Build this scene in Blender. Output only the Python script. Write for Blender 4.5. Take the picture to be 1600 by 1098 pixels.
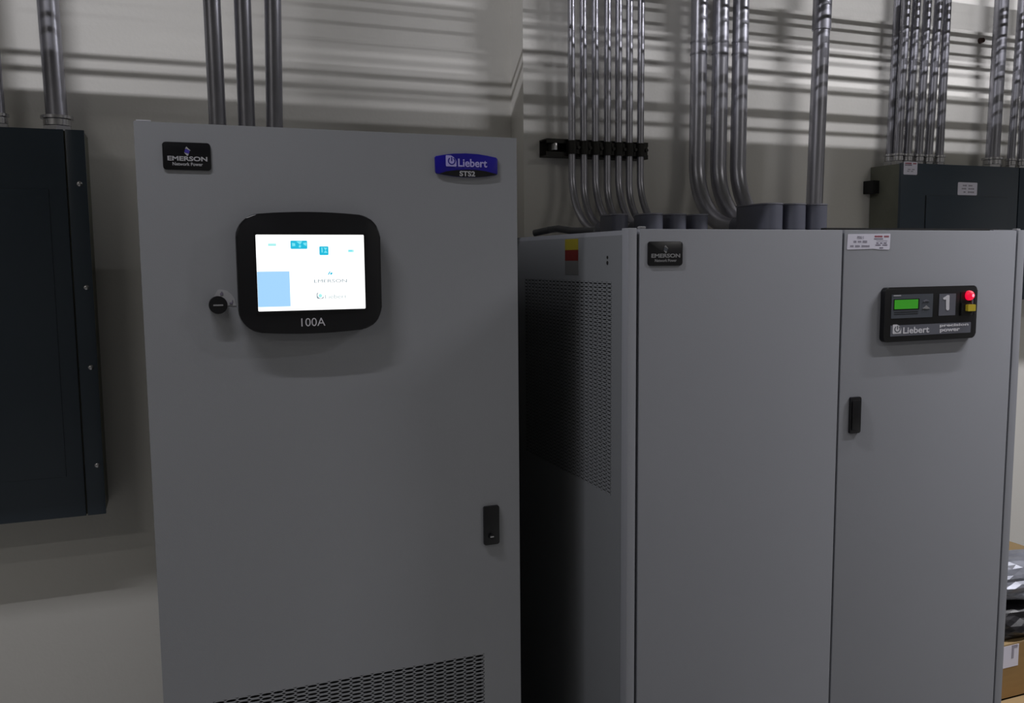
import bpy, bmesh, math, random
from mathutils import Vector, Matrix
random.seed(4)
S = bpy.context.scene
for o in list(bpy.data.objects): bpy.data.objects.remove(o)
COL = S.collection
PI = math.pi

# ------------------------------------------------------------------ camera
FPX, YAW, PIT, ROL = 1374.6, .3708, .104, -.0086
CAM = Vector((.0467, -1.802, 1.72))
F = Vector((math.sin(YAW)*math.cos(PIT), math.cos(YAW)*math.cos(PIT), -math.sin(PIT)))
R0 = Vector((math.cos(YAW), -math.sin(YAW), 0)); U0 = R0.cross(F)
RR = R0*math.cos(ROL) + U0*math.sin(ROL)
UU = -R0*math.sin(ROL) + U0*math.cos(ROL)
cd = bpy.data.cameras.new('camera'); cam = bpy.data.objects.new('camera', cd); COL.objects.link(cam)
m = Matrix.Identity(4)
for i in range(3):
    m[i][0] = RR[i]; m[i][1] = UU[i]; m[i][2] = -F[i]; m[i][3] = CAM[i]
cam.matrix_world = m
cd.sensor_width = 36; cd.lens = 36*FPX/1600; cd.clip_start = .02
S.camera = cam

def at(u, v, Y):                        # a photograph pixel -> the point on the plane y = Y
    d = F + RR*((u-800)/FPX) - UU*((v-549)/FPX)
    return CAM + d*((Y-CAM.y)/d.y)

# ------------------------------------------------------------------ light
S.view_settings.view_transform = 'Standard'; S.view_settings.look = 'None'
S.view_settings.gamma = 1; S.view_settings.use_curve_mapping = False
S.view_settings.exposure = 0
w = bpy.data.worlds.new('world'); S.world = w; w.use_nodes = True
w.node_tree.nodes['Background'].inputs[0].default_value = (.5, .55, .6, 1)
w.node_tree.nodes['Background'].inputs[1].default_value = .02
def area(name, loc, sx, sy, power, col, rz=0, rx=0):
    l = bpy.data.lights.new(name, 'AREA'); l.shape = 'RECTANGLE'; l.size = sx; l.size_y = sy
    l.energy = power; l.color = col
    o = bpy.data.objects.new(name, l); COL.objects.link(o)
    o.location = loc; o.rotation_euler = (rx, 0, rz)
    return o
ZL = 3.58                                # height of the tubes
YL = -.5
TUBES = [                                # place, x centre, y, length, power, warmth
    ('above the wide cabinet', 2.70, YL, 1.2, 25, 0),
    ('above the right panelboards', 4.4, YL, 1.2, 9, 0),
    ('above the tall cabinet', -.52, YL, 1.0, 24, 0),
    ('far left of the room', -1.9, -1.55, 1.2, 4, 1),
    ('behind the camera on the left', -2.4, -2.6, 1.2, 9, 1),
    ('behind the camera on the right', 3.6, -3.0, 1.2, 18, 1),
    ('in front of the right door, added to brighten it', 3.6, -.95, 1.2, 56, 0),  # extra lamp put in to brighten the right door
]
for nm, x, y, L, p, rz in TUBES:
    area('tube_light', (x, y, ZL), L, .022, p, (1, .965, .92) if rz else (.965, .955, 1))

# ------------------------------------------------------------------ materials
def new_mat(name):
    mt = bpy.data.materials.new(name); mt.use_nodes = True
    return mt, mt.node_tree, mt.node_tree.nodes['Principled BSDF']
def mat(name, col, rough=.5, metal=0, var=.06, scale=6, bump=0, bscale=200, spec=.5, stretch=(1, 1, 1), coat=0):
    mt, nt, b = new_mat(name)
    b.inputs['Roughness'].default_value = rough; b.inputs['Metallic'].default_value = metal
    b.inputs['Specular IOR Level'].default_value = spec
    b.inputs['Coat Weight'].default_value = coat
    tc = nt.nodes.new('ShaderNodeTexCoord'); mp = nt.nodes.new('ShaderNodeMapping')
    mp.inputs['Scale'].default_value = stretch
    nt.links.new(tc.outputs['Object'], mp.inputs['Vector'])
    n = nt.nodes.new('ShaderNodeTexNoise'); n.inputs['Scale'].default_value = scale; n.inputs['Detail'].default_value = 5
    nt.links.new(mp.outputs[0], n.inputs['Vector'])
    mx = nt.nodes.new('ShaderNodeMix'); mx.data_type = 'RGBA'
    mx.inputs['A'].default_value = (*[c*(1-var) for c in col], 1)
    mx.inputs['B'].default_value = (*[min(1, c*(1+var)) for c in col], 1)
    nt.links.new(n.outputs['Fac'], mx.inputs['Factor']); nt.links.new(mx.outputs['Result'], b.inputs['Base Color'])
    if bump:
        n2 = nt.nodes.new('ShaderNodeTexNoise'); n2.inputs['Scale'].default_value = bscale; n2.inputs['Detail'].default_value = 3
        nt.links.new(mp.outputs[0], n2.inputs['Vector'])
        bp = nt.nodes.new('ShaderNodeBump'); bp.inputs['Strength'].default_value = bump; bp.inputs['Distance'].default_value = .002
        nt.links.new(n2.outputs['Fac'], bp.inputs['Height']); nt.links.new(bp.outputs[0], b.inputs['Normal'])
    return mt
def emit(name, col, s):
    mt, nt, b = new_mat(name)
    b.inputs['Base Color'].default_value = (.02, .02, .02, 1)
    b.inputs['Emission Color'].default_value = (*col, 1); b.inputs['Emission Strength'].default_value = s
    return mt
M = {}
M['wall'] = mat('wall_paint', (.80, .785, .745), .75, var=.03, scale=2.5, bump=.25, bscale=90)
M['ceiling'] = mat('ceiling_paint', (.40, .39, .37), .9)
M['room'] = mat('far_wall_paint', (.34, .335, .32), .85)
M['floor'] = mat('floor_tile', (.33, .33, .32), .35, var=.08)
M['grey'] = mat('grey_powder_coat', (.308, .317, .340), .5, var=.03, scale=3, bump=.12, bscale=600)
M['grey2'] = mat('grey_powder_coat_low', (.308, .317, .350), .5, var=.03, scale=3, bump=.12, bscale=600)
M['grey_dark'] = mat('dark_grey_low_bounce', (.10, .105, .11), .5, var=.03, scale=3)  # tall cabinet's body colour darkened to cut light bouncing in the gap
M['panel'] = mat('blue_grey_enamel', (.042, .060, .082), .28, var=.1, scale=4, bump=.08, bscale=300)
M['panelbox'] = mat('galvanised_box', (.16, .165, .13), .55, .2, var=.3, scale=14)
M['black'] = mat('black_plastic', (.006, .006, .008), .35, var=.1)
M['blackm'] = mat('black_matte', (.008, .008, .008), .8, var=.1)
M['badge'] = mat('black_badge', (.004, .004, .006), .3, var=.1)
M['silver'] = mat('silver_print', (.46, .46, .49), .45, var=.02)
M['silver2'] = mat('dull_silver_print', (.27, .27, .28), .5, var=.02)
M['white_print'] = mat('white_print', (.70, .69, .74), .5, var=.02)
M['blue'] = mat('badge_blue', (.008, .003, .26), .35, var=.02)
M['violet'] = mat('logo_violet', (.07, .05, .38), .4, var=.02)
M['lilac'] = mat('lilac_print', (.46, .42, .82), .45, var=.02)
M['steel'] = mat('galvanised_conduit', (.44, .44, .49), .34, .85, var=.35, scale=22, stretch=(1, 1, .25), bump=.1, bscale=60)
M['steel_dark'] = mat('weathered_conduit', (.34, .34, .38), .36, .85, var=.45, scale=26, stretch=(1, 1, .25), bump=.1, bscale=60)
M['chrome'] = mat('bright_steel', (.6, .6, .62), .25, 1, var=.1)
M['iron'] = mat('black_iron', (.022, .021, .018), .5, .4, var=.3, scale=30)
M['pvc'] = mat('grey_pvc', (.125, .13, .165), .38, var=.08, scale=20)
M['card'] = mat('cardboard', (.34, .205, .075), .85, var=.15, scale=9, stretch=(1, 1, 6))
M['card_l'] = mat('cardboard_light', (.42, .29, .14), .85, var=.12, scale=9)
M['paper'] = mat('label_paper', (.80, .78, .90), .6, var=.03)
M['ink'] = mat('label_ink', (.20, .18, .25), .6, var=.05)
M['ink_l'] = mat('faint_ink', (.36, .34, .42), .6, var=.05)
M['red_ink'] = mat('red_ink', (.38, .09, .13), .6, var=.05)
M['yellow'] = mat('warning_yellow_shaded', (.30, .25, .02), .5, var=.05)  # label yellow with the tall cabinet's shadow put into the colour
M['red'] = mat('warning_red_shaded', (.14, .012, .01), .5, var=.05)  # label red, dimmed by the same painted shadow
M['bag'] = mat('silvery_bag', (.24, .25, .29), .38, .3, var=.4, scale=30)
M['bagblack'] = mat('black_bag', (.012, .011, .015), .35, var=.2)
M['darkgrey'] = mat('module_grey', (.075, .085, .105), .45, var=.05)
M['midgrey'] = mat('module_mid_grey', (.13, .135, .165), .45, var=.05)
M['decal'] = mat('decal_grey', (.42, .42, .44), .5, var=.02)
M['label_white_shaded'] = mat('label_white_shaded', (.13, .13, .13), .6)  # label white darkened to grey by the painted shadow
M['grey_shaded'] = mat('grey_side_shaded', (.22, .23, .245), .5, var=.03, scale=3)  # cabinet grey darkened to put shade on the left side panel
M['button_yellow'] = mat('button_yellow', (.62, .48, .03), .45, var=.04)
M['pvc_lid'] = mat('grey_pvc_lid', (.24, .24, .27), .4, var=.05)
M['brown'] = mat('brown_plug', (.05, .022, .015), .6)
M['screen'] = emit('screen_white', (1, 1, 1), 1.35)
M['screen_blue'] = emit('screen_light_blue', (.38, .68, 1), 1.0)
M['teal'] = emit('screen_teal', (.01, .50, .72), 1.0)
M['teal_l'] = emit('screen_pale_teal', (.18, .78, .92), 1.0)
M['aqua'] = emit('screen_faint_aqua', (.42, .90, .88), 1.0)
M['screen_ink'] = emit('screen_ink', (.22, .30, .34), 1.0)
M['screen_ink_l'] = emit('screen_faint_ink', (.45, .56, .58), 1.0)
M['lcd'] = emit('lcd_green', (.018, .20, .002), 1.0)
M['led'] = emit('led_red', (.85, .0, .04), 1)
M['led_core'] = emit('led_core', (1, .30, .42), 1.4)
M['tube'] = emit('tube_glow', (1, .97, 1), 3)

# ------------------------------------------------------------------ object helpers
def wloc(o):
    p = Vector((0, 0, 0))
    while o: p += o.location; o = o.parent
    return p
def obj(name, bm, mt, parent=None, smooth=False, origin=None):
    """link a bmesh (given in world coordinates) as one mesh object"""
    off = wloc(parent) if parent else Vector(origin or (0, 0, 0))
    bmesh.ops.recalc_face_normals(bm, faces=bm.faces)
    bmesh.ops.translate(bm, verts=bm.verts, vec=-off)
    me = bpy.data.meshes.new(name)
    for f in bm.faces: f.smooth = smooth
    bm.to_mesh(me); bm.free()
    me.materials.append(M[mt] if isinstance(mt, str) else mt)
    o = bpy.data.objects.new(name, me); COL.objects.link(o)
    if parent: o.parent = parent
    else: o.location = off
    if smooth:
        try: me.set_sharp_from_angle(angle=math.radians(38))
        except Exception: pass
    return o
def thing(name, label, cat, loc, group=None):
    o = bpy.data.objects.new(name, None); COL.objects.link(o); o.location = loc; o.empty_display_size = .05
    o['label'] = label; o['category'] = cat
    if group: o['group'] = group
    return o
def tag(o, label, cat, group=None):
    o['label'] = label; o['category'] = cat
    if group: o['group'] = group
    return o
def struct(o): o['kind'] = 'structure'; return o
def add_box(bm, x0, x1, y0, y1, z0, z1, bev=0):
    r = bmesh.ops.create_cube(bm, size=1)
    for v in r['verts']:
        v.co = ((x0+x1)/2+v.co.x*(x1-x0), (y0+y1)/2+v.co.y*(y1-y0), (z0+z1)/2+v.co.z*(z1-z0))
    if bev:
        es = list({e for v in r['verts'] for e in v.link_edges})
        bmesh.ops.bevel(bm, geom=es, offset=bev, segments=2, affect='EDGES', profile=.6)
def box(name, x0, x1, y0, y1, z0, z1, mt, parent=None, bev=0, origin=None):
    bm = bmesh.new(); add_box(bm, x0, x1, y0, y1, z0, z1, bev); return obj(name, bm, mt, parent, bool(bev), origin)
def add_prism(bm, pts, y0, y1, bev=0):
    """outline in (x, z), extruded from y0 (front) to y1 (back)"""
    a = [bm.verts.new((x, y0, z)) for x, z in pts]; b = [bm.verts.new((x, y1, z)) for x, z in pts]
    n = len(pts); f = bm.faces.new(a); bm.faces.new(b[::-1])
    for i in range(n): bm.faces.new((a[i], b[i], b[(i+1) % n], a[(i+1) % n]))
    if bev: bmesh.ops.bevel(bm, geom=list(f.edges), offset=bev, segments=2, affect='EDGES', profile=.6)
def prism(name, pts, y0, y1, mt, parent=None, bev=0, smooth=False):
    bm = bmesh.new(); add_prism(bm, pts, y0, y1, bev); return obj(name, bm, mt, parent, smooth or bool(bev))
def rrect(x0, x1, z0, z1, r, n=5, bt=0, bs=0):
    """rounded rectangle outline; bt / bs = how far top+bottom / sides bulge"""
    out = []
    cx, cz, hw, hh = (x0+x1)/2, (z0+z1)/2, (x1-x0)/2, (z1-z0)/2
    for sx, sz, a0 in ((1, 1, 0), (-1, 1, 90), (-1, -1, 180), (1, -1, 270)):
        for k in range(n+1):
            a = math.radians(a0+90*k/n)
            out.append((cx+sx*(hw-r)+r*math.cos(a), cz+sz*(hh-r)+r*math.sin(a)))
        if bt and (sx, sz) in ((1, 1), (-1, -1)):
            for k in range(1, 8):
                t = k/8; out.append((cx+sx*(hw-r)*(1-2*t), cz+sz*hh))
    if bt or bs:
        out = [(x+bs*(1-((z-cz)/hh)**2)*(1 if x > cx else -1)*min(1, abs(x-cx)/hw*1.2),
                z+bt*(-((x-cx)/hw)**2)*(1 if z > cz else -1)) for x, z in out]
    return out
def add_disc(bm, c, r, h, axis='y', seg=24, r2=None):
    q = bmesh.ops.create_cone(bm, cap_ends=True, segments=seg, radius1=r, radius2=r if r2 is None else r2, depth=h)
    if axis == 'y': rot = Matrix.Rotation(PI/2, 4, 'X')
    elif axis == 'x': rot = Matrix.Rotation(PI/2, 4, 'Y')
    else: rot = Matrix.Identity(4)
    bmesh.ops.transform(bm, matrix=Matrix.Translation(c) @ rot, verts=q['verts'])
def disc(name, c, r, h, mt, parent=None, axis='y', seg=24, r2=None):
    bm = bmesh.new(); add_disc(bm, c, r, h, axis, seg, r2); return obj(name, bm, mt, parent, True)
def fillet(pts, rads, n=10):
    pts = [Vector(p) for p in pts]; out = [pts[0]]
    for i in range(1, len(pts)-1):
        a, b, c = pts[i-1], pts[i], pts[i+1]; r = rads[i-1]
        d1 = (a-b).normalized(); d2 = (c-b).normalized(); ang = d1.angle(d2)
        t = r/math.tan(ang/2); cen = b+(d1+d2).normalized()*(r/math.sin(ang/2))
        p0, p1 = b+d1*t, b+d2*t
        v0, v1 = p0-cen, p1-cen; th = v0.angle(v1); ax = v0.cross(v1).normalized()
        for k in range(n+1): out.append(cen+Matrix.Rotation(th*k/n, 3, ax) @ v0)
    out.append(pts[-1]); return out
def add_tube(bm, pts, r, seg=16):
    pts = [Vector(p) for p in pts]; rings = []
    t = (pts[1]-pts[0]).normalized(); nrm = t.orthogonal().normalized()
    for i, p in enumerate(pts):
        if i == 0: d = pts[1]-pts[0]
        elif i == len(pts)-1: d = pts[-1]-pts[-2]
        else: d = (pts[i]-pts[i-1]).normalized()+(pts[i+1]-pts[i]).normalized()
        d.normalize(); nrm = (nrm-d*nrm.dot(d)).normalized(); b = d.cross(nrm)
        rings.append([bm.verts.new(p+(nrm*math.cos(2*PI*k/seg)+b*math.sin(2*PI*k/seg))*r) for k in range(seg)])
    for A, B in zip(rings, rings[1:]):
        for k in range(seg): bm.faces.new((A[k], A[(k+1) % seg], B[(k+1) % seg], B[k]))
    bm.faces.new(rings[0][::-1]); bm.faces.new(rings[-1])
def tube(name, pts, r, mt, parent=None, seg=16, origin=None):
    bm = bmesh.new(); add_tube(bm, pts, r, seg); return obj(name, bm, mt, parent, True, origin)
def text(s, x0, x1, z0, z1, y, mt, parent, name='lettering', bold=0, shear=0, side=None):
    """raised lettering filling the box x0..x1, z0..z1 on the plane y, facing -y"""
    cu = bpy.data.curves.new('t', 'FONT'); cu.body = s; cu.extrude = .01; cu.offset = bold; cu.shear = shear
    cu.resolution_u = 4
    t = bpy.data.objects.new('t', cu); COL.objects.link(t)
    me = bpy.data.meshes.new_from_object(t.evaluated_get(bpy.context.evaluated_depsgraph_get()))
    bm = bmesh.new(); bm.from_mesh(me)
    bpy.data.objects.remove(t); bpy.data.curves.remove(cu); bpy.data.meshes.remove(me)
    xs = [v.co.x for v in bm.verts]; ys = [v.co.y for v in bm.verts]
    ax, bx, ay, by = min(xs), max(xs), min(ys), max(ys)
    for v in bm.verts:
        X = x0+(v.co.x-ax)/(bx-ax)*(x1-x0); Z = z0+(v.co.y-ay)/(by-ay)*(z1-z0)
        v.co = (X, y-(.0005 if v.co.z > 0 else 0), Z)
    return obj(name, bm, mt, parent)
def lettering_rows(parent, x0, x1, zs, h, y, mt, name='print_line'):
    """blurred lines of small print: word-sized bars"""
    for z, a, b, words in zs:
        bm = bmesh.new(); X = x0+(x1-x0)*a; E = x0+(x1-x0)*b; tot = sum(words)+.45*(len(words)-1)
        u = (E-X)/tot
        for wd in words:
            n = max(1, int(wd*3)); cw = wd*u/n
            for k in range(n):
                hh = h*random.uniform(.75, 1)
                add_box(bm, X+k*cw, X+(k+.82)*cw, y-.0003, y, z-hh/2, z+hh/2)
            X += (wd+.45)*u
        obj(name, bm, mt, parent)
def liebert_logo(x0, x1, z0, z1, y, mfg, mbg, parent):
    w, h = x1-x0, z1-z0
    pts = [(0, .06), (.05, 0), (.95, 0), (1, .05), (1, .45), (.93, .62), (.80, .80), (.62, .93), (.45, 1), (.05, 1), (0, .95)]
    lg = prism('power_logo', [(x0+a*w, z0+b*h) for a, b in pts], y-.0005, y, mfg, parent)
    bm = bmesh.new(); cx, cz, r0, r1 = x0+.55*w, z0+.50*h, .26, .36
    n = 20; a0, a1 = math.radians(125), math.radians(415)
    P = []
    for k in range(n+1):
        a = a0+(a1-a0)*k/n
        P.append([(cx+r*w*math.cos(a), cz+r*h*math.sin(a)) for r in (r0, r1)])
    for A, B in zip(P, P[1:]): add_prism(bm, [A[0], A[1], B[1], B[0]], y-.0008, y-.0004)
    add_box(bm, cx-.05*w, cx+.05*w, y-.0008, y-.0004, cz-.02*h, cz+.36*h)
    obj('power_symbol', bm, mbg, parent)
    return lg
def emerson_logo(fx, fz, y, parent, chev='silver', mid='violet'):
    """ribbon diamond from coordinates on the enlarged badge"""
    P = lambda L: [(fx(a), fz(b)) for a, b in L]
    bm = bmesh.new()
    add_prism(bm, P([(800, 282), (905, 387), (868, 378), (800, 338), (764, 338)]), y-.0005, y)
    add_prism(bm, P([(735, 433), (790, 452), (852, 470), (828, 522), (802, 515)]), y-.0005, y)
    obj('logo_chevrons', bm, chev, parent)
    prism('logo_centre', P([(768, 345), (812, 352), (884, 388), (855, 463), (790, 445), (742, 424)]), y-.0004, y, mid, parent)
def badge(x0, x1, z0, z1, y, parent, chev='silver', mid='violet', ink='silver'):
    b = prism('name_badge', rrect(x0, x1, z0, z1, .006), y-.0022, y, 'badge', parent, .0006)
    fx = lambda a: x0+(a-205)/(1400-205)*(x1-x0)
    fz = lambda c: z1-(c-175)/(885-175)*(z1-z0)
    yy = y-.0022
    emerson_logo(fx, fz, yy, b, chev, mid)
    text('EMERSON', fx(322), fx(1312), fz(652), fz(533), yy, ink, b, bold=.03)
    text('Network Power', fx(440), fx(1190), fz(776), fz(690), yy, ink, b, bold=.02)
    return b
def slot_grille(name, a0, a1, z0, z1, nc, nr, plane, mt, parent, gx=.12, gz=.36, axis='x', hang=0):
    """perforated sheet: every cell an oval slot cut through a thin plate (real holes)"""
    bm = bmesh.new(); cw, ch = (a1-a0)/nc, (z1-z0)/nr; n = 12
    if axis == 'x': P = lambda a, z, d: (a, plane+d, z)
    else: P = lambda a, z, d: (plane+d, a, z)
    th = .0015
    for i in range(nc):
        for j in range(nr):
            cx, cz = a0+(i+.5)*cw, z0+(j+.5)*ch
            hw, hh = cw/2*(1-gx), ch/2*(1-gz)
            outer, inner, back = [], [], []
            for k in range(n):
                a = 2*PI*k/n; c, s = math.cos(a), math.sin(a)
                q = 1/max(abs(c), abs(s))
                outer.append(bm.verts.new(P(cx+c*q*cw/2, cz+s*q*ch/2, 0)))
                e = (abs(c)**.75)*(1 if c > 0 else -1); f_ = (abs(s)**.9)*(1 if s > 0 else -1)
                inner.append(bm.verts.new(P(cx+e*hw, cz+f_*hh, 0)))
                back.append(bm.verts.new(P(cx+e*hw, cz+f_*hh, th)))
            for k in range(n):
                l = (k+1) % n
                bm.faces.new((outer[k], outer[l], inner[l], inner[k]))
                bm.faces.new((inner[k], inner[l], back[l], back[k]))
    return obj(name, bm, mt, parent)

# ------------------------------------------------------------------ the room
YR, YW, XJ, ZC = .92, 1.03, 1.152, 3.75
XL, XR, YB = -3.2, 6.2, -4.6
struct(box('floor', XL-.1, XR+.1, YB-.1, 1.3, -.1, 0, 'floor'))
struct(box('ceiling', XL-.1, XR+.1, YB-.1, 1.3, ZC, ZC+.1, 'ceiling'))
struct(box('wall_back', XL, XJ, YW, 1.3, 0, ZC, 'wall'))
struct(box('wall_back_right', XJ, XR, YR, 1.3, 0, ZC, 'wall'))
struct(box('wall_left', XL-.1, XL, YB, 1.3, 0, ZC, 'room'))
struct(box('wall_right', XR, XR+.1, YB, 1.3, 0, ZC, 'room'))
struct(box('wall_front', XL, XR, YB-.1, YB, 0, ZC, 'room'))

# ------------------------------------------------------------------ tall cabinet (left)
W1, H1 = .762, 1.981
sts = thing('switch_cabinet', 'tall grey steel cabinet with a lit touch screen on its door', 'cabinet', (W1/2, .4, 0))
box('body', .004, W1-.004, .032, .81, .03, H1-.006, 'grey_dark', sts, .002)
box('plinth', .03, W1-.03, .06, .79, 0, .03, 'blackm', sts)
VA, VB, VZ1, NC, NR = .0925, .6737, .8358, 25, 56
VZ0 = VZ1-NR*.0089
bm = bmesh.new()
DB = .06
add_box(bm, 0, VA, 0, .028, VZ0, VZ1); add_box(bm, VB, W1, 0, .028, VZ0, VZ1)
add_box(bm, 0, W1, 0, .028, DB, VZ0)
add_box(bm, 0, W1, 0, .028, VZ1, H1)
bmesh.ops.remove_doubles(bm, verts=bm.verts, dist=1e-5)
door = obj('door', bm, 'grey', sts)
slot_grille('vent_grille', VA, VB, VZ0, VZ1, NC, NR, .0, 'grey', door)['kind'] = 'stuff'
box('vent_backing', VA, VB, .022, .027, VZ0, VZ1, 'blackm', door)
badge(.0475, .1331, 1.8939, 1.9453, 0, sts)

# blue badge at the door's top right corner
Yb = 0
def zx(u0, v0, s, Y):                    # a coordinate on an enlarged view -> (x, z)
    def g(a, b):
        p = at(u0+a/s, v0+b/s, Y); return (p.x, p.z)
    return g
g = zx(670, 230, 13.333, 0)
outline = [(118, 215), (140, 187), (300, 160), (500, 137), (760, 132), (1000, 147), (1200, 180), (1390, 220), (1420, 250),
           (1420, 560), (1400, 582), (1180, 615), (950, 632), (700, 625), (480, 605), (300, 575), (150, 545), (130, 515)]
bb = prism('blue_badge', [g(*p) for p in outline], -.004, 0, 'blue', sts, .0008)
prism('badge_base', [g(*p) for p in [(200, 553), (350, 505), (560, 478), (800, 470), (1000, 478), (1180, 505), (1400, 565), (1398, 580), (1180, 613), (950, 630), (700, 623), (480, 603), (300, 573)]],
      -.0045, -.004, 'badge', bb)
yy = -.0045
a, b = g(345, 400), g(560, 178); liebert_logo(a[0], b[0], a[1], b[1], yy+.0005, 'lilac', 'blue', bb)
a, b = g(600, 408), g(1200, 262); text('Liebert', a[0], b[0], a[1], b[1], yy+.0005, 'lilac', bb, bold=.02)
a, b = g(628, 606), g(950, 505); text('STS2', a[0], b[0], a[1], b[1], yy, 'silver', bb, bold=.03)
a, b = g(540, 445), g(1040, 425)
lettering_rows(bb, a[0], b[0], [((a[1]+b[1])/2, 0, 1, (1.3, 1.2, 1.2))], .0012, yy+.0005, 'violet')

# touch-screen panel
p0, p1, p2, p3 = at(369.5, 423, -.02), at(596, 423, -.02), at(482, 331, -.02), at(482, 521, -.02)
bx0, bx1, bz0, bz1 = p0.x, p1.x, p3.z, p2.z
bm = bmesh.new()
ol = rrect(bx0+.003, bx1-.003, bz0, bz1, .040, 8, bt=.009, bs=.003)
add_prism(bm, ol, -.022, 0, .003)
panel = obj('display_panel', bm, 'black', sts, True)
sx0, sx1, sz0, sz1 = .2083, .4220, 1.6215, 1.7726
# recessed dark lip round the glass
bm = bmesh.new()
for q in ((sx0-.006, sx1+.006, sz1, sz1+.005), (sx0-.006, sx1+.006, sz0-.005, sz0), (sx0-.006, sx0, sz0, sz1), (sx1, sx1+.006, sz0, sz1)):
    add_box(bm, q[0], q[1], -.0232, -.02, q[2], q[3])
obj('screen_lip', bm, 'badge', panel)
ys = -.0222
pa = at(399, 366.5, ys); pb = at(568, 366.5, ys); pc = at(404, 486.5, ys)
sx0, sx1, sz0, sz1 = pa.x, at(569.5, 420, ys).x, pc.z, pa.z
# the lip is rebuilt around the fitted glass size
lip = COL.objects['screen_lip']; bm = bmesh.new(); off = wloc(panel)
for q in ((sx0-.004, sx1+.004, sz1, sz1+.004), (sx0-.004, sx1+.004, sz0-.004, sz0), (sx0-.004, sx0, sz0, sz1), (sx1, sx1+.004, sz0, sz1)):
    add_box(bm, q[0]-off.x, q[1]-off.x, -.0235-off.y, -.0215-off.y, q[2]-off.z, q[3]-off.z)
bm.to_mesh(lip.data); bm.free()
prism('screen', rrect(sx0, sx1, sz0, sz1, .002), ys-.0003, ys, 'screen', panel)
def sc(a, b): # coordinates on the enlarged screen view (67..1500, 57..1060)
    return (sx0+(a-80)/(1510-80)*(sx1-sx0), sz1-(b-60)/(1040-60)*(sz1-sz0))
def spatch(name, a0, b0, a1, b1, mt, r=.002, d=.0006):
    A, B = sc(a0, b0), sc(a1, b1); return prism(name, rrect(A[0], B[0], B[1], A[1], r), ys-.0003-d, ys-.0002, mt, panel)
spatch('screen_window', 82, 530, 500, 985, 'screen_blue', .001)
spatch('screen_button', 235, 172, 340, 205, 'aqua', .001)
spatch('screen_button', 525, 135, 745, 243, 'teal')
spatch('screen_button', 903, 210, 1025, 325, 'teal')
spatch('screen_button', 1288, 255, 1368, 288, 'aqua', .001)
spatch('screen_button_centre', 1300, 260, 1345, 278, 'teal_l', .0005, .0009)
bm = bmesh.new()
for q in ([(545, 165), (585, 170), (588, 205), (548, 208)], [(600, 145), (680, 140), (655, 185), (640, 180)], [(640, 190), (665, 200), (655, 228), (630, 222)], [(690, 165), (738, 160), (732, 205), (700, 190)],
          [(930, 225), (945, 225), (948, 290), (932, 290)], [(958, 225), (1010, 230), (985, 262), (1012, 295), (960, 295), (985, 262)]):
    add_prism(bm, [sc(*p) for p in q], ys-.0012, ys-.0008)
obj('button_symbols', bm, 'teal_l', panel)['kind'] = 'stuff'
A, B = sc(820, 685), sc(1262, 642); text('EMERSON', A[0], B[0], A[1], B[1], ys-.0004, 'screen_ink', panel, 'screen_lettering')
A, B = sc(960, 895), sc(1255, 845); text('Liebert', A[0], B[0], A[1], B[1], ys-.0004, 'screen_ink_l', panel, 'screen_lettering')
bm = bmesh.new()
for q in ([(1005, 580), (1030, 540), (1045, 540), (1022, 580)], [(1030, 582), (1050, 550), (1075, 560), (1055, 584), (1040, 575)]):
    add_prism(bm, [sc(*p) for p in q], ys-.0008, ys-.0002)
obj('screen_emblem', bm, 'teal', panel)
A, B = sc(850, 895), sc(943, 815)
bm = bmesh.new(); add_prism(bm, rrect(A[0], B[0], A[1], B[1], .003), ys-.0006, ys-.0002); obj('screen_logo', bm, 'screen_ink', panel)
bm = bmesh.new(); add_disc(bm, ((A[0]+B[0])/2+.0008, ys-.0007, (A[1]+B[1])/2+.0012), .0062, .0006); obj('screen_logo_disc', bm, 'screen', panel, True)
bm = bmesh.new(); add_disc(bm, ((A[0]+B[0])/2, ys-.001, (A[1]+B[1])/2), .0036, .0006); obj('screen_logo_ring', bm, 'aqua', panel, True)
A, B = at(471, 510, -.022), at(508, 496, -.022)
text('100A', A.x, B.x, A.z, B.z, -.0222, 'white_print', panel, bold=-.004)

# lock knob beside the screen
kc = at(341, 476.5, -.012)
prism('lock_decal', [((at(310+a/18.3, 440+b/18.3, 0)).x, (at(310+a/18.3, 440+b/18.3, 0)).z) for a, b in
      [(440, 440), (560, 230), (680, 225), (830, 265), (950, 370), (1040, 500), (1080, 690), (860, 680), (600, 700)]], -.0006, 0, 'decal', sts)
bm = bmesh.new()
for a0, b0, a1, b1 in ((622, 385, 705, 320), (640, 305, 690, 285), (890, 640, 975, 590), (960, 580, 985, 525)):
    A, B = at(310+a0/18.3, 440+b0/18.3, 0), at(310+a1/18.3, 440+b1/18.3, 0)
    add_box(bm, A.x, B.x, -.0012, -.0005, A.z, B.z)
obj('decal_marks', bm, 'ink', sts)
kn = disc('lock_knob', (kc.x, -.007, kc.z), .0172, .014, 'black', sts, seg=32)
box('slot', kc.x-.009, kc.x+.009, -.0148, -.0138, kc.z-.0017, kc.z+.0012, 'silver2', kn)
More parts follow.
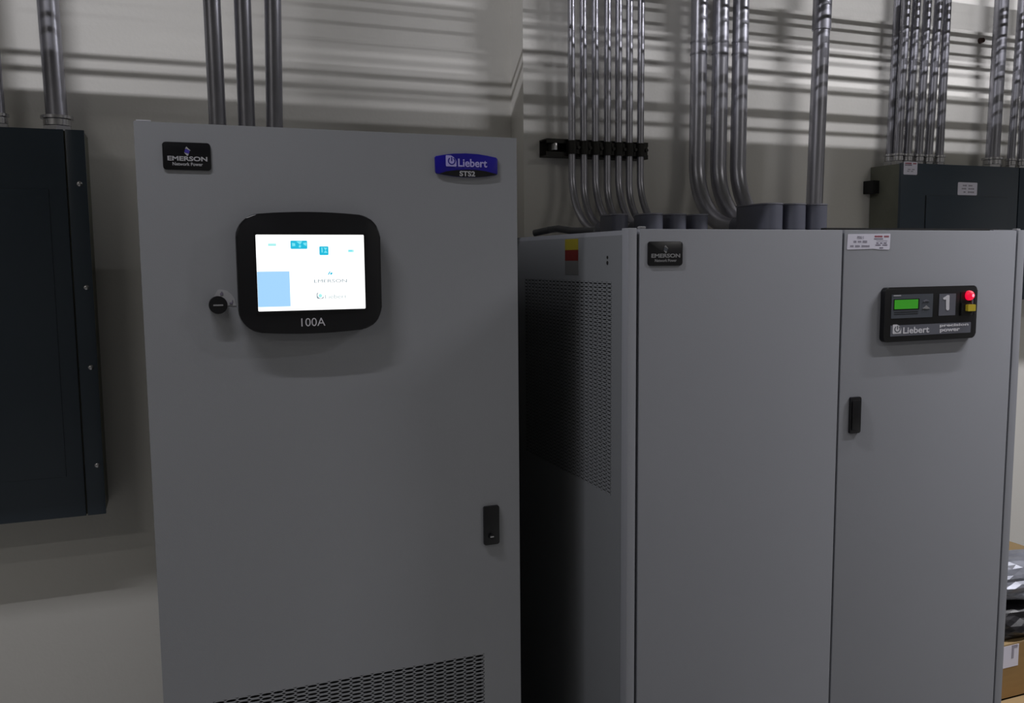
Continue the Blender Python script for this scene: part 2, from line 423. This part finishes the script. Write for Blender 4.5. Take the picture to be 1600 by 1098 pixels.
# door handle with key lock
def handle(u0, v0, u1, v1, Y, parent, lock):
    A, B = at(u0, v1, Y), at(u1, v0, Y)
    h = prism('handle', rrect(A.x, B.x, A.z, B.z, .004), Y-.006, Y, 'black', parent, .0015)
    if lock:
        c = at(768, 838, Y-.008)
        k = disc('key_lock', (c.x, Y-.0085, c.z), .0062, .006, 'badge', h, seg=20)
        bm = bmesh.new(); add_box(bm, c.x-.0042, c.x+.0042, Y-.0122, Y-.0112, c.z-.001, c.z+.0018); obj('lock_glint', bm, 'chrome', h)
    else:
        prism('grip', rrect(A.x+.004, B.x-.004, A.z+.008, B.z-.008, .003), Y-.0085, Y-.005, 'badge', h, .001)
handle(755.5, 788, 778.5, 851, 0, door, True)
# sheet-metal nick at the cabinet's top left corner
bm = bmesh.new(); add_box(bm, .004, .03, .004, .02, H1+.001, H1+.0035); obj('corner_clip', bm, 'silver', sts)

# ------------------------------------------------------------------ low wide cabinet (right)
XA, XD, YP, H2 = .9544, 2.1135, -.15, 1.7823
pdu = thing('power_cabinet', 'wide grey two-door steel cabinet with a small green display on its right door', 'cabinet', ((XA+XD)/2, .25, 0))
bm = bmesh.new(); add_box(bm, XA+.016, XD-.002, YP+.022, .66, .04, H2-.012); obj('body', bm, 'blackm', pdu)
box('plinth', XA+.03, XD-.03, YP+.06, .64, 0, .04, 'blackm', pdu)
box('top_cover', XA+.001, XD, YP+.022, .66, H2-.012, H2-.002, 'grey2', pdu)
box('shaded_top_strip', 1.50, XD-.06, YP+.03, YP+.05, H2-.002, H2+.006, 'blackm', pdu)  # black strip stands in for the shaded back of the cabinet top
# left side panel with a slotted vent
SA, SB, SZ0, SZ1 = -.075, .433, 1.190, 1.669
bm = bmesh.new()
add_box(bm, XA, XA+.002, YP+.028, SA, .04, H2-.012); add_box(bm, XA, XA+.002, SB, .66, .04, H2-.012)
add_box(bm, XA, XA+.002, SA, SB, .04, SZ0); add_box(bm, XA, XA+.002, SA, SB, SZ1, H2-.012)
side = obj('side_panel', bm, 'grey_shaded', pdu)
slot_grille('vent_grille', SA, SB, SZ0, SZ1, 22, 54, XA, 'grey_shaded', side, axis='y', gz=.6)['kind'] = 'stuff'
box('vent_backing', XA+.004, XA+.006, SA, SB, SZ0, SZ1, 'grey_dark', side)
bm = bmesh.new()
for v in (402, 410.5):
    d = F + RR*((949.3-800)/FPX) - UU*((v-549)/FPX); p = CAM+d*((XA-CAM.x)/d.x)
    add_disc(bm, (XA, p.y, p.z), .0042 if v > 405 else .0034, .002, 'x', 14)
obj('screw_hole', bm, 'blackm', side)
# warning label: yellow, red and white bands, colours dimmed for the tall cabinet's shadow
for nm, z0, z1, mt in (('label_yellow_band', 1.742, 1.768, 'yellow'), ('label_red_band', 1.716, 1.742, 'red'), ('label_white_band', 1.682, 1.716, 'label_white_shaded')):
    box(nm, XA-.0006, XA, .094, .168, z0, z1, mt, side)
# frame posts and doors
box('frame_post', XA, .9748, YP, YP+.03, .04, H2+.002, 'grey2', pdu, .0015)
box('frame_post', 2.0885, XD, YP, YP+.03, .04, H2+.002, 'grey2', pdu, .0015)
dl = box('door', .9822, 1.5215, YP, YP+.018, .06, H2, 'grey2', pdu, .002)
dr = box('door', 1.5275, 2.0825, YP, YP+.018, .06, H2, 'grey2', pdu, .002)
badge(1.0004, 1.0861, 1.7044, 1.7558, YP, dl, 'silver2', 'darkgrey', 'silver2')
for px in (1001.5, 1588):
    c = at(px, 355, YP+.012)
    bm = bmesh.new(); add_box(bm, c.x-.005, c.x+.009, YP+.006, YP+.02, H2, H2+.006, .002); obj('corner_clip', bm, 'silver2', pdu, True)
A = at(1553, 358, YP); B = at(1587, 358, YP)
box('top_trim', A.x, B.x, YP+.001, YP+.012, H2-.001, H2+.0025, 'grey2', pdu)
handle(1325, 619, 1343.5, 677, YP, dr, False)
# two paper labels side by side on the right door
g = zx(1310, 350, 16, YP)
lab = prism('equipment_label', [g(*p) for p in [(235, 262), (245, 250), (880, 246), (1285, 240), (1298, 255), (1278, 612), (1255, 640), (1000, 632), (870, 618), (222, 638), (210, 625)]], YP-.0008, YP, 'paper', dr)
lab['label'] = 'white printed label'
y8 = YP-.0008
def gl(z_px, a, b, words, mt, hpx=40):
    A, B = g(a, z_px), g(b, z_px); h = abs(g(a, z_px-hpx/2)[1]-g(a, z_px+hpx/2)[1])
    lettering_rows(dr, A[0], B[0], [((A[1]+B[1])/2, 0, 1, words)], h, y8, mt)
A, B = g(470, 368), g(625, 300); text('PDU 1', A[0], B[0], A[1], B[1], y8, 'ink_l', dr)
gl(440, 375, 715, (1, 1.2, 1.6), 'ink_l', 60)
gl(552, 290, 775, (1, 1.4, 2.4), 'ink_l', 55)
gl(310, 900, 1260, (2.4, 1.5), 'red_ink', 45)
A, B = g(885, 380), g(1110, 357); box('label_stripe', A[0], B[0], y8-.0004, y8, A[1], B[1], 'ink', dr)
gl(418, 950, 1225, (3,), 'ink_l', 14); gl(474, 940, 1200, (1, 1, 1.2), 'ink', 32); gl(524, 920, 1220, (1.5, 1.4), 'ink', 32); gl(595, 1020, 1115, (1,), 'ink', 34)

# monitoring panel on the right door
g2 = zx(1370, 435, 9.41, YP-.014)
L0, R1 = g2(118, 520), g2(1470, 500)
tz, bz = g2(800, 118)[1], g2(790, 905)[1]
mx0, mx1 = (g2(122, 300)[0]+g2(100, 880)[0])/2, (g2(1480, 250)[0]+g2(1455, 800)[0])/2
mp = prism('monitor_panel', rrect(mx0, mx1, bz, tz, .012, 6), YP-.014, YP, 'black', dr, .003)
yf = YP-.014
def mbox(name, a0, b0, a1, b1, mt, d=.0012, r=.0, dy=0, parent=None):
    A, B = g2(a0, b0), g2(a1, b1)
    return prism(name, rrect(A[0], B[0], min(A[1], B[1]), max(A[1], B[1]), r or .0008), yf-d-dy, yf-dy, mt, parent or mp)
lcdm = mbox('display_module', 205, 590, 825, 222, 'darkgrey')
mbox('green_display', 250, 452, 600, 305, 'lcd', .0008, dy=.0016)
bm = bmesh.new()
A, B = g2(240, 468), g2(622, 292)
add_box(bm, A[0], B[0], yf-.0016, yf-.0012, A[1], B[1]); obj('display_frame', bm, 'badge', mp)
mbox('module_print', 240, 262, 350, 242, 'silver', .0006, dy=.0012)
bm = bmesh.new()
add_prism(bm, [g2(*p) for p in [(665, 440), (690, 425), (718, 395), (745, 420), (772, 440), (718, 446)]], yf-.003, yf-.001)
obj('arrow_button', bm, 'silver2', mp)
prism('arrow_button', [g2(*p) for p in [(675, 335), (718, 305), (765, 330), (765, 338), (718, 332), (678, 345)]], yf-.003, yf-.001, 'midgrey', mp)
bm = bmesh.new()
for bz_ in (490, 518):
    A, B = g2(250, bz_+5), g2(600, bz_); add_box(bm, A[0], B[0], yf-.0016, yf-.0012, A[1], B[1])
obj('module_ridge', bm, 'badge', mp)
mbox('number_plate', 905, 548, 1160, 220, 'midgrey')
bm = bmesh.new()
add_prism(bm, [g2(*p) for p in [(968, 285), (1010, 262), (1032, 243), (1058, 245), (1060, 270), (1056, 450), (1046, 466), (1024, 468), (1010, 450), (1010, 310), (985, 312), (970, 305)]], yf-.002, yf-.0012)
obj('numeral', bm, 'white_print', mp)['label'] = 'white numeral 1'
mbox('button_bay', 1215, 550, 1445, 190, 'badge', .0008)
mbox('guard', 1228, 545, 1395, 350, 'blackm', .004)
mbox('bracket_strip', 1372, 372, 1396, 308, 'midgrey', .005)
c = g2(1345, 248)
bm = bmesh.new(); r = .0125
bmesh.ops.create_uvsphere(bm, u_segments=20, v_segments=12, radius=r, matrix=Matrix.Translation((c[0], yf-.003, c[1])))
obj('alarm_lamp', bm, 'led', mp, True)['label'] = 'glowing red lamp'
bm = bmesh.new(); bmesh.ops.create_uvsphere(bm, u_segments=14, v_segments=8, radius=.0046, matrix=Matrix.Translation((c[0], yf-.0125, c[1]))); obj('lamp_core', bm, 'led_core', mp, True)
yb_ = mbox('push_button', 1283, 478, 1398, 378, 'button_yellow', .012, .002, 0); yb_['label'] = 'yellow button'
mbox('name_strip', 195, 852, 1378, 640, 'midgrey')
y9 = yf-.0012
A, B = g2(225, 815), g2(355, 672); liebert_logo(A[0], B[0], A[1], B[1], y9, 'white_print', 'darkgrey', mp)
A, B = g2(378, 812), g2(765, 700); text('Liebert', A[0], B[0], A[1], B[1], y9, 'white_print', mp, bold=.02)
A, B = g2(918, 722), g2(1340, 652); text('precision', A[0], B[0], A[1], B[1], y9, 'white_print', mp, bold=.035)
A, B = g2(918, 800), g2(1215, 728); text('power', A[0], B[0], A[1], B[1], y9, 'white_print', mp, bold=.035)

# ------------------------------------------------------------------ left wall panelboard
YF = .88
def px(u, v, Y=YF): return at(u, v, Y)
lx1 = (px(131, 203).x+px(166, 803).x)/2; lz1 = px(100, 202).z; lz0 = px(100, 809).z; lx0 = lx1-.62
lp = thing('panelboard', 'dark blue-grey wall panelboard with four screws down its right edge, left of the tall cabinet', 'electrical panel', ((lx0+lx1)/2, YW, lz0), 'wall panelboards')
box('enclosure', lx0+.002, lx1-.002, YF+.012, YW-.003, lz0+.002, lz1-.002, 'panelbox', lp)
cs = px(131, 700).x; cs2 = px(121, 700).x
bm = bmesh.new(); add_box(bm, cs, lx1, YF, YF+.014, lz0, lz1, .0015); obj('side_flange', bm, 'panel', lp, True)
bm = bmesh.new(); add_box(bm, lx0, cs-.004, YF, YF+.014, lz0, lz1, .0015); cov = obj('cover', bm, 'panel', lp, True)
dx1 = px(98, 650).x; dz0 = px(60, 748).z; dz1 = lz1-.16
bm = bmesh.new(); add_box(bm, lx0+.12, dx1, YF-.0025, YF+.001, dz0, dz1, .001); obj('door', bm, 'panel', lp, True)
bm = bmesh.new()
e = px(126, 650).x; add_box(bm, e-.0012, e, YF-.0006, YF+.001, lz0+.03, px(120, 460).z)
obj('cover_crease', bm, 'blackm', lp)
for (u, v) in ((124, 287), (135, 449), (142, 574), (152, 727)):
    p = px(u, v, YF-.003)
    bm = bmesh.new(); bmesh.ops.create_uvsphere(bm, u_segments=14, v_segments=8, radius=.0075, matrix=Matrix.Translation((p.x, YF-.0005, p.z)) @ Matrix.Scale(.5, 4, (0, 1, 0)))
    obj('screw', bm, 'chrome', lp, True)

# right wall panelboards
YG = .76
rx0 = px(1407.5, 300, YG).x; rz1 = px(1480, 257, YG).z; rx1 = px(1591.5, 300, YG).x; rz0 = px(1597, 468, YG).z
rp = thing('panelboard', 'dark blue-grey wall panelboard with two white labels, behind the wide cabinet', 'electrical panel', ((rx0+rx1)/2, YR, rz0), 'wall panelboards')
box('enclosure', rx0+.002, rx1-.002, YG+.012, YR-.003, rz0+.002, rz1-.002, 'panelbox', rp)
box('cover', rx0, rx1-.003, YG, YG+.012, rz0, rz1, 'panel', rp, .0015)
A, B = px(1447, 305, YG), px(1574, 305, YG)
box('door', A.x, B.x, YG-.003, YG+.001, rz0+.06, A.z, 'panel', rp, .001)
box('door_gap', A.x-.004, A.x-.001, YG-.0006, YG+.001, rz0+.06, A.z, 'blackm', rp)
def sticker(u0, v0, u1, v1, rows, parent, red=False):
    A, B = px(u0, v1, YG), px(u1, v0, YG)
    s = prism('label_sticker', rrect(A.x, B.x, A.z, B.z, .004), YG-.0008, YG, 'paper', parent)
    h = B.z-A.z
    if red:
        lettering_rows(s, A.x, B.x, [(B.z-h*.14, .1, .92, (2, 1))], h*.12, YG-.0008, 'red_ink')
        lettering_rows(s, A.x, B.x, [(B.z-h*.27, .08, .6, (2,))], h*.09, YG-.0008, 'ink')
        lettering_rows(s, A.x, B.x, [(B.z-h*.6, .3, .8, (1, 1)), (B.z-h*.74, .25, .7, (1, 1))], h*.1, YG-.0008, 'ink_l')
    else:
        lettering_rows(s, A.x, B.x, [(B.z-h*.25, .25, .75, (1, 1)), (B.z-h*.5, .2, .85, (1, 1.3)), (B.z-h*.76, .3, .85, (.5, 1.4))], h*.14, YG-.0008, 'ink_l')
sticker(1411.5, 253, 1433.5, 272.5, 3, rp, True)
sticker(1496, 285.5, 1527, 304.5, 3, rp)
A = px(1359.5, 303, YR-.02); B = px(1367, 283, YR-.02)
box('side_latch', rx0-.03, rx0+.003, YR-.05, YR, A.z, B.z, 'blackm', rp, .002)
rp2 = thing('panelboard', 'second dark blue-grey wall panelboard cut off by the right photo edge', 'electrical panel', (rx1+.3, YR, rz0), 'wall panelboards')
box('enclosure', rx1+.002, rx1+.6, YG+.012, YR-.003, rz0+.002, rz1-.002, 'panelbox', rp2)
box('cover', rx1+.003, rx1+.602, YG, YG+.012, rz0, rz1, 'panel', rp2, .0015)
box('door', rx1+.1, rx1+.5, YG-.003, YG+.001, rz0+.06, A.z, 'panel', rp2, .001)

# ------------------------------------------------------------------ conduits
ZT = ZC
def up(pb, pt):                          # extend the line pb -> pt to the ceiling
    d = pt-pb; return pb+d*((ZT-pb.z)/d.z)
# seven thin conduits on a strut, bending forward to fittings on the low cabinet
YC = .85
tops = (892.8, 911.3, 930, 949.5, 967, 984, 1002); bots = (893.9, 912.4, 930.5, 949, 966.6, 983.4, 1000.5)
order = ('leftmost', 'second from left', 'third from left', 'middle', 'third from right', 'second from right', 'rightmost')
rs = .0117; ZB = H2+.026
lb_front = {0: .50, 2: .445, 4: .455, 6: .465}
S7 = []
for i in range(7):
    b = at(bots[i], 222, YC); t = at(tops[i], 0, YC); top = up(b, t)
    R = .20 if i % 2 == 0 else .17
    if i % 2 == 0:
        end = Vector((b.x, lb_front[i]+.105, ZB)); pts = [top, Vector((b.x, YC, ZB)), end]
        path = fillet(pts, [R-.01], 14)
    else:
        yv = .628; pts = [top, Vector((b.x, YC, ZB+.012)), Vector((b.x, yv, ZB+.012)), Vector((b.x, yv, H2-.003))]
        path = fillet(pts, [.15, .03], 12)
    th = thing('thin_conduit', 'thin bright steel conduit, %s of the seven on the black strut' % order[i], 'conduit', (b.x, YC, ZB), 'seven thin steel conduits')
    tube('pipe', path, rs, 'steel', th, 14)
    e = path[-1]
    if i % 2: disc('connector', (e.x, e.y, H2+.008), .017, .02, 'chrome', th, 'z', 16)
    else: disc('connector', (e.x, e.y+.010, e.z), .0155, .024, 'chrome', th, 'y', 16)
    S7.append(b)
# black strut with a strap over each conduit
A = at(858, 229, YC); Bx = at(1013, 230, YC)
za, zb = at(930, 244, YC-.02).z, at(930, 217, YC-.02).z
strut = thing('conduit_strut', 'black slotted strut channel clamping the seven thin conduits to the wall', 'strut', ((A.x+Bx.x)/2, YR, za))
bm = bmesh.new(); x0, x1 = A.x-.004, Bx.x+.006; ym = YC+rs
add_box(bm, x0, x1, YR-.004, YR, za, zb); add_box(bm, x0, x1, ym, YR-.004, zb-.004, zb); add_box(bm, x0, x1, ym, YR-.004, za, za+.004)
add_box(bm, x0, x1, ym, ym+.003, zb-.014, zb-.004); add_box(bm, x0, x1, ym, ym+.003, za+.004, za+.014)
obj('channel', bm, 'iron', strut)
for i in range(7):
    x = S7[i].x; bm = bmesh.new(); pts = []
    for k in range(9):
        a = PI+PI*k/8; pts.append((x+(rs+.004)*math.cos(a), YC+(rs+.004)*math.sin(a)))
    outer = [(x-rs-.004, ym+.002)]+pts+[(x+rs+.004, ym+.002)]
    inner = [(x-rs-.0005, ym+.002)]+[(x+(rs+.0005)*math.cos(PI+PI*k/8), YC+(rs+.0005)*math.sin(PI+PI*k/8)) for k in range(9)]+[(x+rs+.0005, ym+.002)]
    z0, z1 = za+.006, zb-.006
    vs = [[bm.verts.new((p[0], p[1], z)) for p in L] for L in (outer, inner) for z in (z0, z1)]
    for k in range(len(outer)-1):
        for P_, Q_ in ((0, 1), (2, 3), (0, 2), (1, 3)):
            bm.faces.new((vs[P_][k], vs[P_][k+1], vs[Q_][k+1], vs[Q_][k]))
    st = obj('strap', bm, 'iron', strut)
    xe = x+rs+.009
    bm = bmesh.new(); add_box(bm, x+rs+.002, x+rs+.016, ym-.012, ym-.008, z0+.002, z1-.002); obj('strap_ear', bm, 'iron', strut)
    bm = bmesh.new(); add_disc(bm, (xe, ym-.015, (z0+z1)/2), .0055, .012, 'y', 10); obj('bolt', bm, 'iron', strut, True)
c = at(866, 229, YR-.05)
bm = bmesh.new(); add_box(bm, c.x-.006, c.x+.006, ym-.004, YR-.01, c.z-.012, c.z+.012, .003); obj('spring_nut', bm, 'chrome', strut, True)

# grey PVC pull elbows on the low cabinet
def pull_elbow(x, yfr, L, wd, zt, zc, name, label, group):
    th = thing(name, label, 'conduit body', (x, yfr+wd/2, H2), group)
    # plan outline: rounded front, straight sides, rounded shoulders at the rear
    r = wd/2; out = []
    for k in range(13):
        a = PI+PI*k/12; out.append((x+r*math.cos(a), yfr+r+r*math.sin(a)*.95))
    out += [(x+r, yfr+L-.02), (x+r*.75, yfr+L-.006), (x-r*.75, yfr+L-.006), (x-r, yfr+L-.02)]
    def vext(o, z0, z1, bev=0):
        bm = bmesh.new(); a = [bm.verts.new((p[0], p[1], z0)) for p in o]; b = [bm.verts.new((p[0], p[1], z1)) for p in o]
        n = len(o); bm.faces.new(a[::-1]); tf = bm.faces.new(b)
        for i in range(n): bm.faces.new((a[i], a[(i+1) % n], b[(i+1) % n], b[i]))
        if bev: bmesh.ops.bevel(bm, geom=[e for e in tf.edges], offset=bev, segments=2, affect='EDGES')
        return bm
    h0 = H2+(zt-H2)*.24
    obj('housing', vext(out, h0, zt-.0035, .002), 'pvc', th, True)
    cx, cy = x, yfr+r
    lid = [(cx+(p[0]-cx)*1.06, cy+(p[1]-cy)*1.02) for p in out]
    obj('lid', vext(lid, zt-.0035, zt), 'pvc_lid', th)
    disc('socket', (x, yfr+r, (H2+h0)/2), r*.93, h0-H2, 'pvc', th, 'z', 24)
    disc('socket_ring', (x, yfr+r, H2+(h0-H2)*.80), r*1.0, (h0-H2)*.35, 'pvc', th, 'z', 24)
    disc('inlet', (x, yfr+L, zc), r*.92, .05, 'pvc', th, 'y', 24)
    for sx in (-1, 1):
        bm = bmesh.new(); bmesh.ops.create_uvsphere(bm, u_segments=10, v_segments=6, radius=.0035, matrix=Matrix.Translation((x+sx*(r*.55), yfr+L*.55, zt)) @ Matrix.Scale(.5, 4, (0, 0, 1)))
        obj('lid_screw', bm, 'chrome', th, True)
ztS = at(1090, 334, .47).z
for n_, i in enumerate((0, 2, 4, 6)):
    pull_elbow(S7[i].x, lb_front[i], .115, .053, ztS, ZB, 'pull_elbow',
        ('leftmost', 'second from left', 'third from left', 'rightmost')[n_]+' of the four small grey plastic conduit elbows on the wide cabinet', 'small grey conduit elbows')
# three large conduits
rb = .0279; ztB = at(1250, 318.5, .44).z; ZBb = H2+.037
ctop = (1093, 1126.7, 1158); cmid = (1089, 1122, 1153)
names3 = ('left', 'middle', 'right')
for i in range(3):
    b = at(cmid[i], 240, YC); t = at(ctop[i], 0, YC)
    th = thing('large_conduit', '%s one of three thick steel conduits curving down to the grey elbows' % names3[i], 'conduit', (b.x, YC, ZBb), 'three thick curved conduits')
    path = fillet([up(b, t), Vector((b.x, YC, ZBb)), Vector((b.x, .612, ZBb))], [.225], 18)
    tube('pipe', path, rb, 'steel', th, 24)
    for v in (66, 84):  # dark rings stand in for shadow bands of the overhead wires
        p = b+(t-b)*((240-v)/240)
        disc('shadow_ring', (p.x, YC, p.z), rb+.0012, .006, 'steel_dark', th, 'z', 24)
    pull_elbow(b.x, .405, .18, .071, ztB, ZBb, 'large_pull_elbow', '%s one of the three big grey plastic conduit elbows on the wide cabinet' % names3[i], 'big grey conduit elbows')
# straight conduit dropping behind the right elbow
b = at(1272.3, 318, .80); t = at(1285.5, 0, .80); d = (b-t)/(b.z-t.z)
th = thing('straight_conduit', 'single thick straight steel conduit dropping behind the right grey elbow', 'conduit', (b.x, .80, 0))
tube('pipe', [up(b, t), b, Vector((b.x, .80, 0))], .029, 'steel', th, 24)
p = at(1284.5, 20, .8); q = up(b, t)
dd = (q-b).normalized()
tube('coupling', [p-dd*.06, p+dd*.10], .0325, 'steel_dark', th, 24)
# right panel group
YQ = .84
zt_ = rz1
six_t = (1403, 1416.5, 1432.5, 1449.5, 1467, 1480.5); six_b = (1390, 1403, 1417.5, 1435, 1450.5, 1467.6)
names6 = ('leftmost', 'second from left', 'third from left', 'third from right', 'second from right', 'rightmost')
def straight(ub, vb, ut, vt, Y, r, name, label, group, fr, mt='steel_dark', zfloor=None):
    b = at(ub, vb, Y); t = at(ut, vt, Y); z0 = zfloor if zfloor is not None else b.z
    d = (t-b)/(t.z-b.z); foot = b+d*(z0-b.z)
    th = thing(name, label, 'conduit', foot, group)
    tube('pipe', [foot, b+d*(ZT-b.z)], r, mt, th, 18)
    if fr:
        for k, (rr, h, dz) in enumerate(((r*1.42, .014, .009), (r*1.28, .016, .026), (r*1.5, .008, .040))):
            c = foot+d*dz
            disc('connector' if k == 0 else ('locking_collar' if k == 1 else 'connector_ring'), c, rr, h, 'chrome', th, 'z', 6 if k == 0 else 20)
    return th
for i in range(6):
    straight(six_b[i], 243, six_t[i], 0, YQ if i else YQ+.03, .0155 if i else .014, 'panel_conduit', '%s of six steel conduits entering the labelled panelboard' % names6[i],
             'six conduits into the right panelboard', True, zfloor=zt_)
straight(1551, 240, 1565.5, 0, YQ, .0262, 'thick_panel_conduit', 'thick mottled steel conduit at the far right, entering the panelboard', None, True, zfloor=zt_)
straight(1580, 240, 1597, 0, YQ, .015, 'narrow_panel_conduit', 'narrow dark steel conduit just right of the thick mottled one', None, True, zfloor=zt_)
straight(1595.5, 240, 1607, 0, YQ, .015, 'narrow_panel_conduit', 'narrow steel conduit touching the right photo edge', None, True, zfloor=zt_)
# left panel conduits
straight(88.5, 178, 74.5, 0, .955, .0275, 'left_panel_conduit', 'thick dark steel conduit entering the left wall panelboard', None, True, zfloor=lz1)
straight(-3, 178, -18, 0, .955, .0175, 'left_edge_conduit', 'conduit just showing at the left photo edge above the left panelboard', None, True, zfloor=lz1)
# conduits into the tall cabinet
for k, (ub, ut, nm) in enumerate(((340, 330.8, 'left'), (385.5, 378.6, 'middle'), (429, 426, 'right'))):
    straight(ub, 190, ut, 0, .60, .0215, 'cabinet_conduit', '%s one of three dark steel conduits entering the tall cabinet top' % nm, 'three conduits into the tall cabinet', True, zfloor=H1-.006)

# ------------------------------------------------------------------ small things
c = at(1531, 64, YR)
bm = bmesh.new(); add_disc(bm, (c.x, YR-.008, c.z), .012, .018, 'y', 16, .009)
tag(obj('wall_plug', bm, 'brown', None, True, (c.x, YR, c.z)), 'small dark brown plug in the wall left of the thick mottled conduit', 'plug')
pts = [Vector((.97, .40, H2+.008)), Vector((1.0, .36, H2+.016)), Vector((.99, .29, H2+.016)), Vector((1.0, .22, H2+.008)), Vector((1.04, .18, H2+.007))]
tag(tube('black_cable', fillet(pts, [.012, .03, .03], 5), .009, 'blackm', None, 10, (1, .3, H2)), 'short black cable lying on the wide cabinet top at its rear left', 'cable')

# cardboard boxes right of the wide cabinet
Yc = -.06
zl = at(1590, 1003, Yc).z; zbm = at(1590, 1088, Yc).z
X0 = 2.15
def carton(name, label, x0, x1, y0, y1, z0, z1, mt):
    t = thing(name, label, 'box', ((x0+x1)/2, (y0+y1)/2, z0), 'cardboard boxes stacked beside the wide cabinet')
    bm = bmesh.new(); th_ = .005
    add_box(bm, x0, x1, y0, y0+th_, z0, z1); add_box(bm, x0, x1, y1-th_, y1, z0, z1)
    add_box(bm, x0, x0+th_, y0, y1, z0, z1); add_box(bm, x1-th_, x1, y0, y1, z0, z1); add_box(bm, x0, x1, y0, y1, z0, z0+th_)
    obj('carton_walls', bm, mt, t)
    ym_ = (y0+y1)/2
    box('flap', x0, x1, y0, ym_-.001, z1, z1+.004, 'card_l', t); box('flap', x0, x1, ym_+.001, y1, z1, z1+.004, 'card_l', t)
    return t
big = carton('cardboard_box', 'large cardboard box at the bottom of the stack', 2.135, 2.75, -.16, .36, 0, zbm-.004, 'card')
mid = carton('cardboard_box', 'cardboard box with a white label on its front, middle of the stack', 2.15, 2.60, Yc, .36, zbm, zl-.004, 'card')
A, B = at(1560, 1046, Yc), at(1592, 1004, Yc)
lb = box('shipping_label', A.x, B.x, Yc-.0008, Yc, A.z, B.z-.002, 'paper', mid)
A, B = at(1580, 1028, Yc), at(1588, 1006, Yc)
bm = bmesh.new(); add_box(bm, A.x, A.x+.008, Yc-.0014, Yc-.0008, A.z, B.z); add_box(bm, A.x+.008, A.x+.022, Yc-.0014, Yc-.0008, A.z+.03, B.z); obj('label_print', bm, 'ink_l', mid)
zt3 = at(1590, 874, .22).z
top = carton('cardboard_box', 'pale cardboard box standing behind the silvery bag, topmost of the stack', 2.18, 2.75, .20, .36, zl, zt3, 'card_l')
def bag(name, label, cx, cy, z0, sx, sy, sz, mt, seed, amp):
    rnd = random.Random(seed); bm = bmesh.new()
    bmesh.ops.create_icosphere(bm, subdivisions=4, radius=1)
    dirs = [(Vector((rnd.gauss(0, 1), rnd.gauss(0, 1), rnd.gauss(0, 1))).normalized(), rnd.uniform(4, 9), rnd.uniform(0, 6)) for _ in range(9)]
    for v in bm.verts:
        d = v.co.normalized(); k = 1
        for q, fr, ph in dirs: k += amp*abs(math.sin(fr*d.dot(q)+ph))
        p = d*k
        z = max(p.z, -.75)
        v.co = (cx+p.x*sx, cy+p.y*sy, z0+(z+.75)*sz)
    return tag(obj(name, bm, mt, None, False, (cx, cy, z0)), label, 'bag')
zz = zl
bag('black_bag', 'crumpled black plastic bag lying on the labelled cardboard box', 2.38, .03, zz, .18, .075, .05, 'bagblack', 3, .05)
bag('silver_bag', 'crumpled silvery plastic bag heaped on the black bag', 2.42, .05, zz+.112, .19, .08, .044, 'bag', 11, .07)

# ------------------------------------------------------------------ overhead: light fixtures, cable trays, one added lamp and blocker (above the frame)
for k, (nm, x, y, L, p, rz) in enumerate(TUBES):
    t = thing('ceiling_light', 'fluorescent batten light hung %s' % nm, 'light', (x, y, ZL), 'fluorescent ceiling lights')
    box('batten', x-L/2-.03, x+L/2+.03, y-.035, y+.035, ZL+.018, ZL+.075, 'room', t)
    bm = bmesh.new(); add_disc(bm, (x, y, ZL+.014), .011, L, 'x', 12); obj('tube', bm, 'tube', t, True)
    for s in (-1, 1): box('hanger', x+s*L*.4-.004, x+s*L*.4+.004, y-.004, y+.004, ZL+.075, ZC, 'iron', t)
def tray(name, label, x0, x1, yw, ya, yb, lines, yr):
    """solid-bottom tray between ya..yb plus wires whose shadows fall on the wall (plane yw) at the given heights"""
    zt = 2.75
    t = thing(name, label, 'cable tray', ((x0+x1)/2, (ya+yb)/2, zt), 'overhead cable trays')
    box('tray_floor', x0, x1, ya, yb, zt, zt+.004, 'panelbox', t)
    for y in (ya, yb-.003): box('side_rail', x0, x1, y, y+.003, zt-.008, zt+.006, 'panelbox', t)
    for z, th in lines:
        zr = z+(yw-yr)*(ZL-z)/(yw-YL); r = th/2
        if th > .03: box('strut_rail', x0, x1, yr-.01, yr+.01, zr-r, zr+r, 'iron', t)
        else: tube('wire', [(x0, yr, zr), (x1, yr, zr)], r, 'iron', t, 8)
    for x in (x0+.2, (x0+x1)/2, x1-.2):
        for y in (ya+.01, yr+.012): box('hanger', x-.004, x+.004, y-.004, y+.004, zt if y < yr else 2.6, ZC, 'iron', t)
    return t
sl = lambda z, yw: (ZL-z)/(yw-YL)
yy_ = lambda z, yw: YL+(ZL-2.75)/sl(z, yw)
tray('cable_tray', 'overhead cable tray above the wide cabinet', 1.22, 6.1, YR, -.276, yy_(2.1255, YR),
     [(2.183, .008), (2.241, .016), (2.333, .009), (2.389, .008), (2.439, .009), (2.475, .012), (2.556, .066)], .44)
tray('cable_tray', 'overhead cable tray above the tall cabinet', XL+.1, .95, YW, yy_(.76, YW), yy_(2.194, YW),
     [(2.26, .009), (2.303, .008)], .46)

t = thing('cable_tray', 'unseen tray added to shade the left door, crossing above the front of the wide cabinet', 'cable tray', (1.7, -.4, 2.8), 'overhead cable trays')  # light blocker put in to darken the wide cabinet's left door
box('tray_floor', 1.5, 2.2, -2.2, -.06, 2.80, 2.804, 'panelbox', t)
for x in (1.5, 2.197): box('side_rail', x, x+.003, -2.2, -.06, 2.80, 2.86, 'panelbox', t)
for x in (1.52, 2.18):
    for y in (-2.1, -.1): box('hanger', x-.004, x+.004, y-.004, y+.004, 2.804, ZC, 'iron', t)
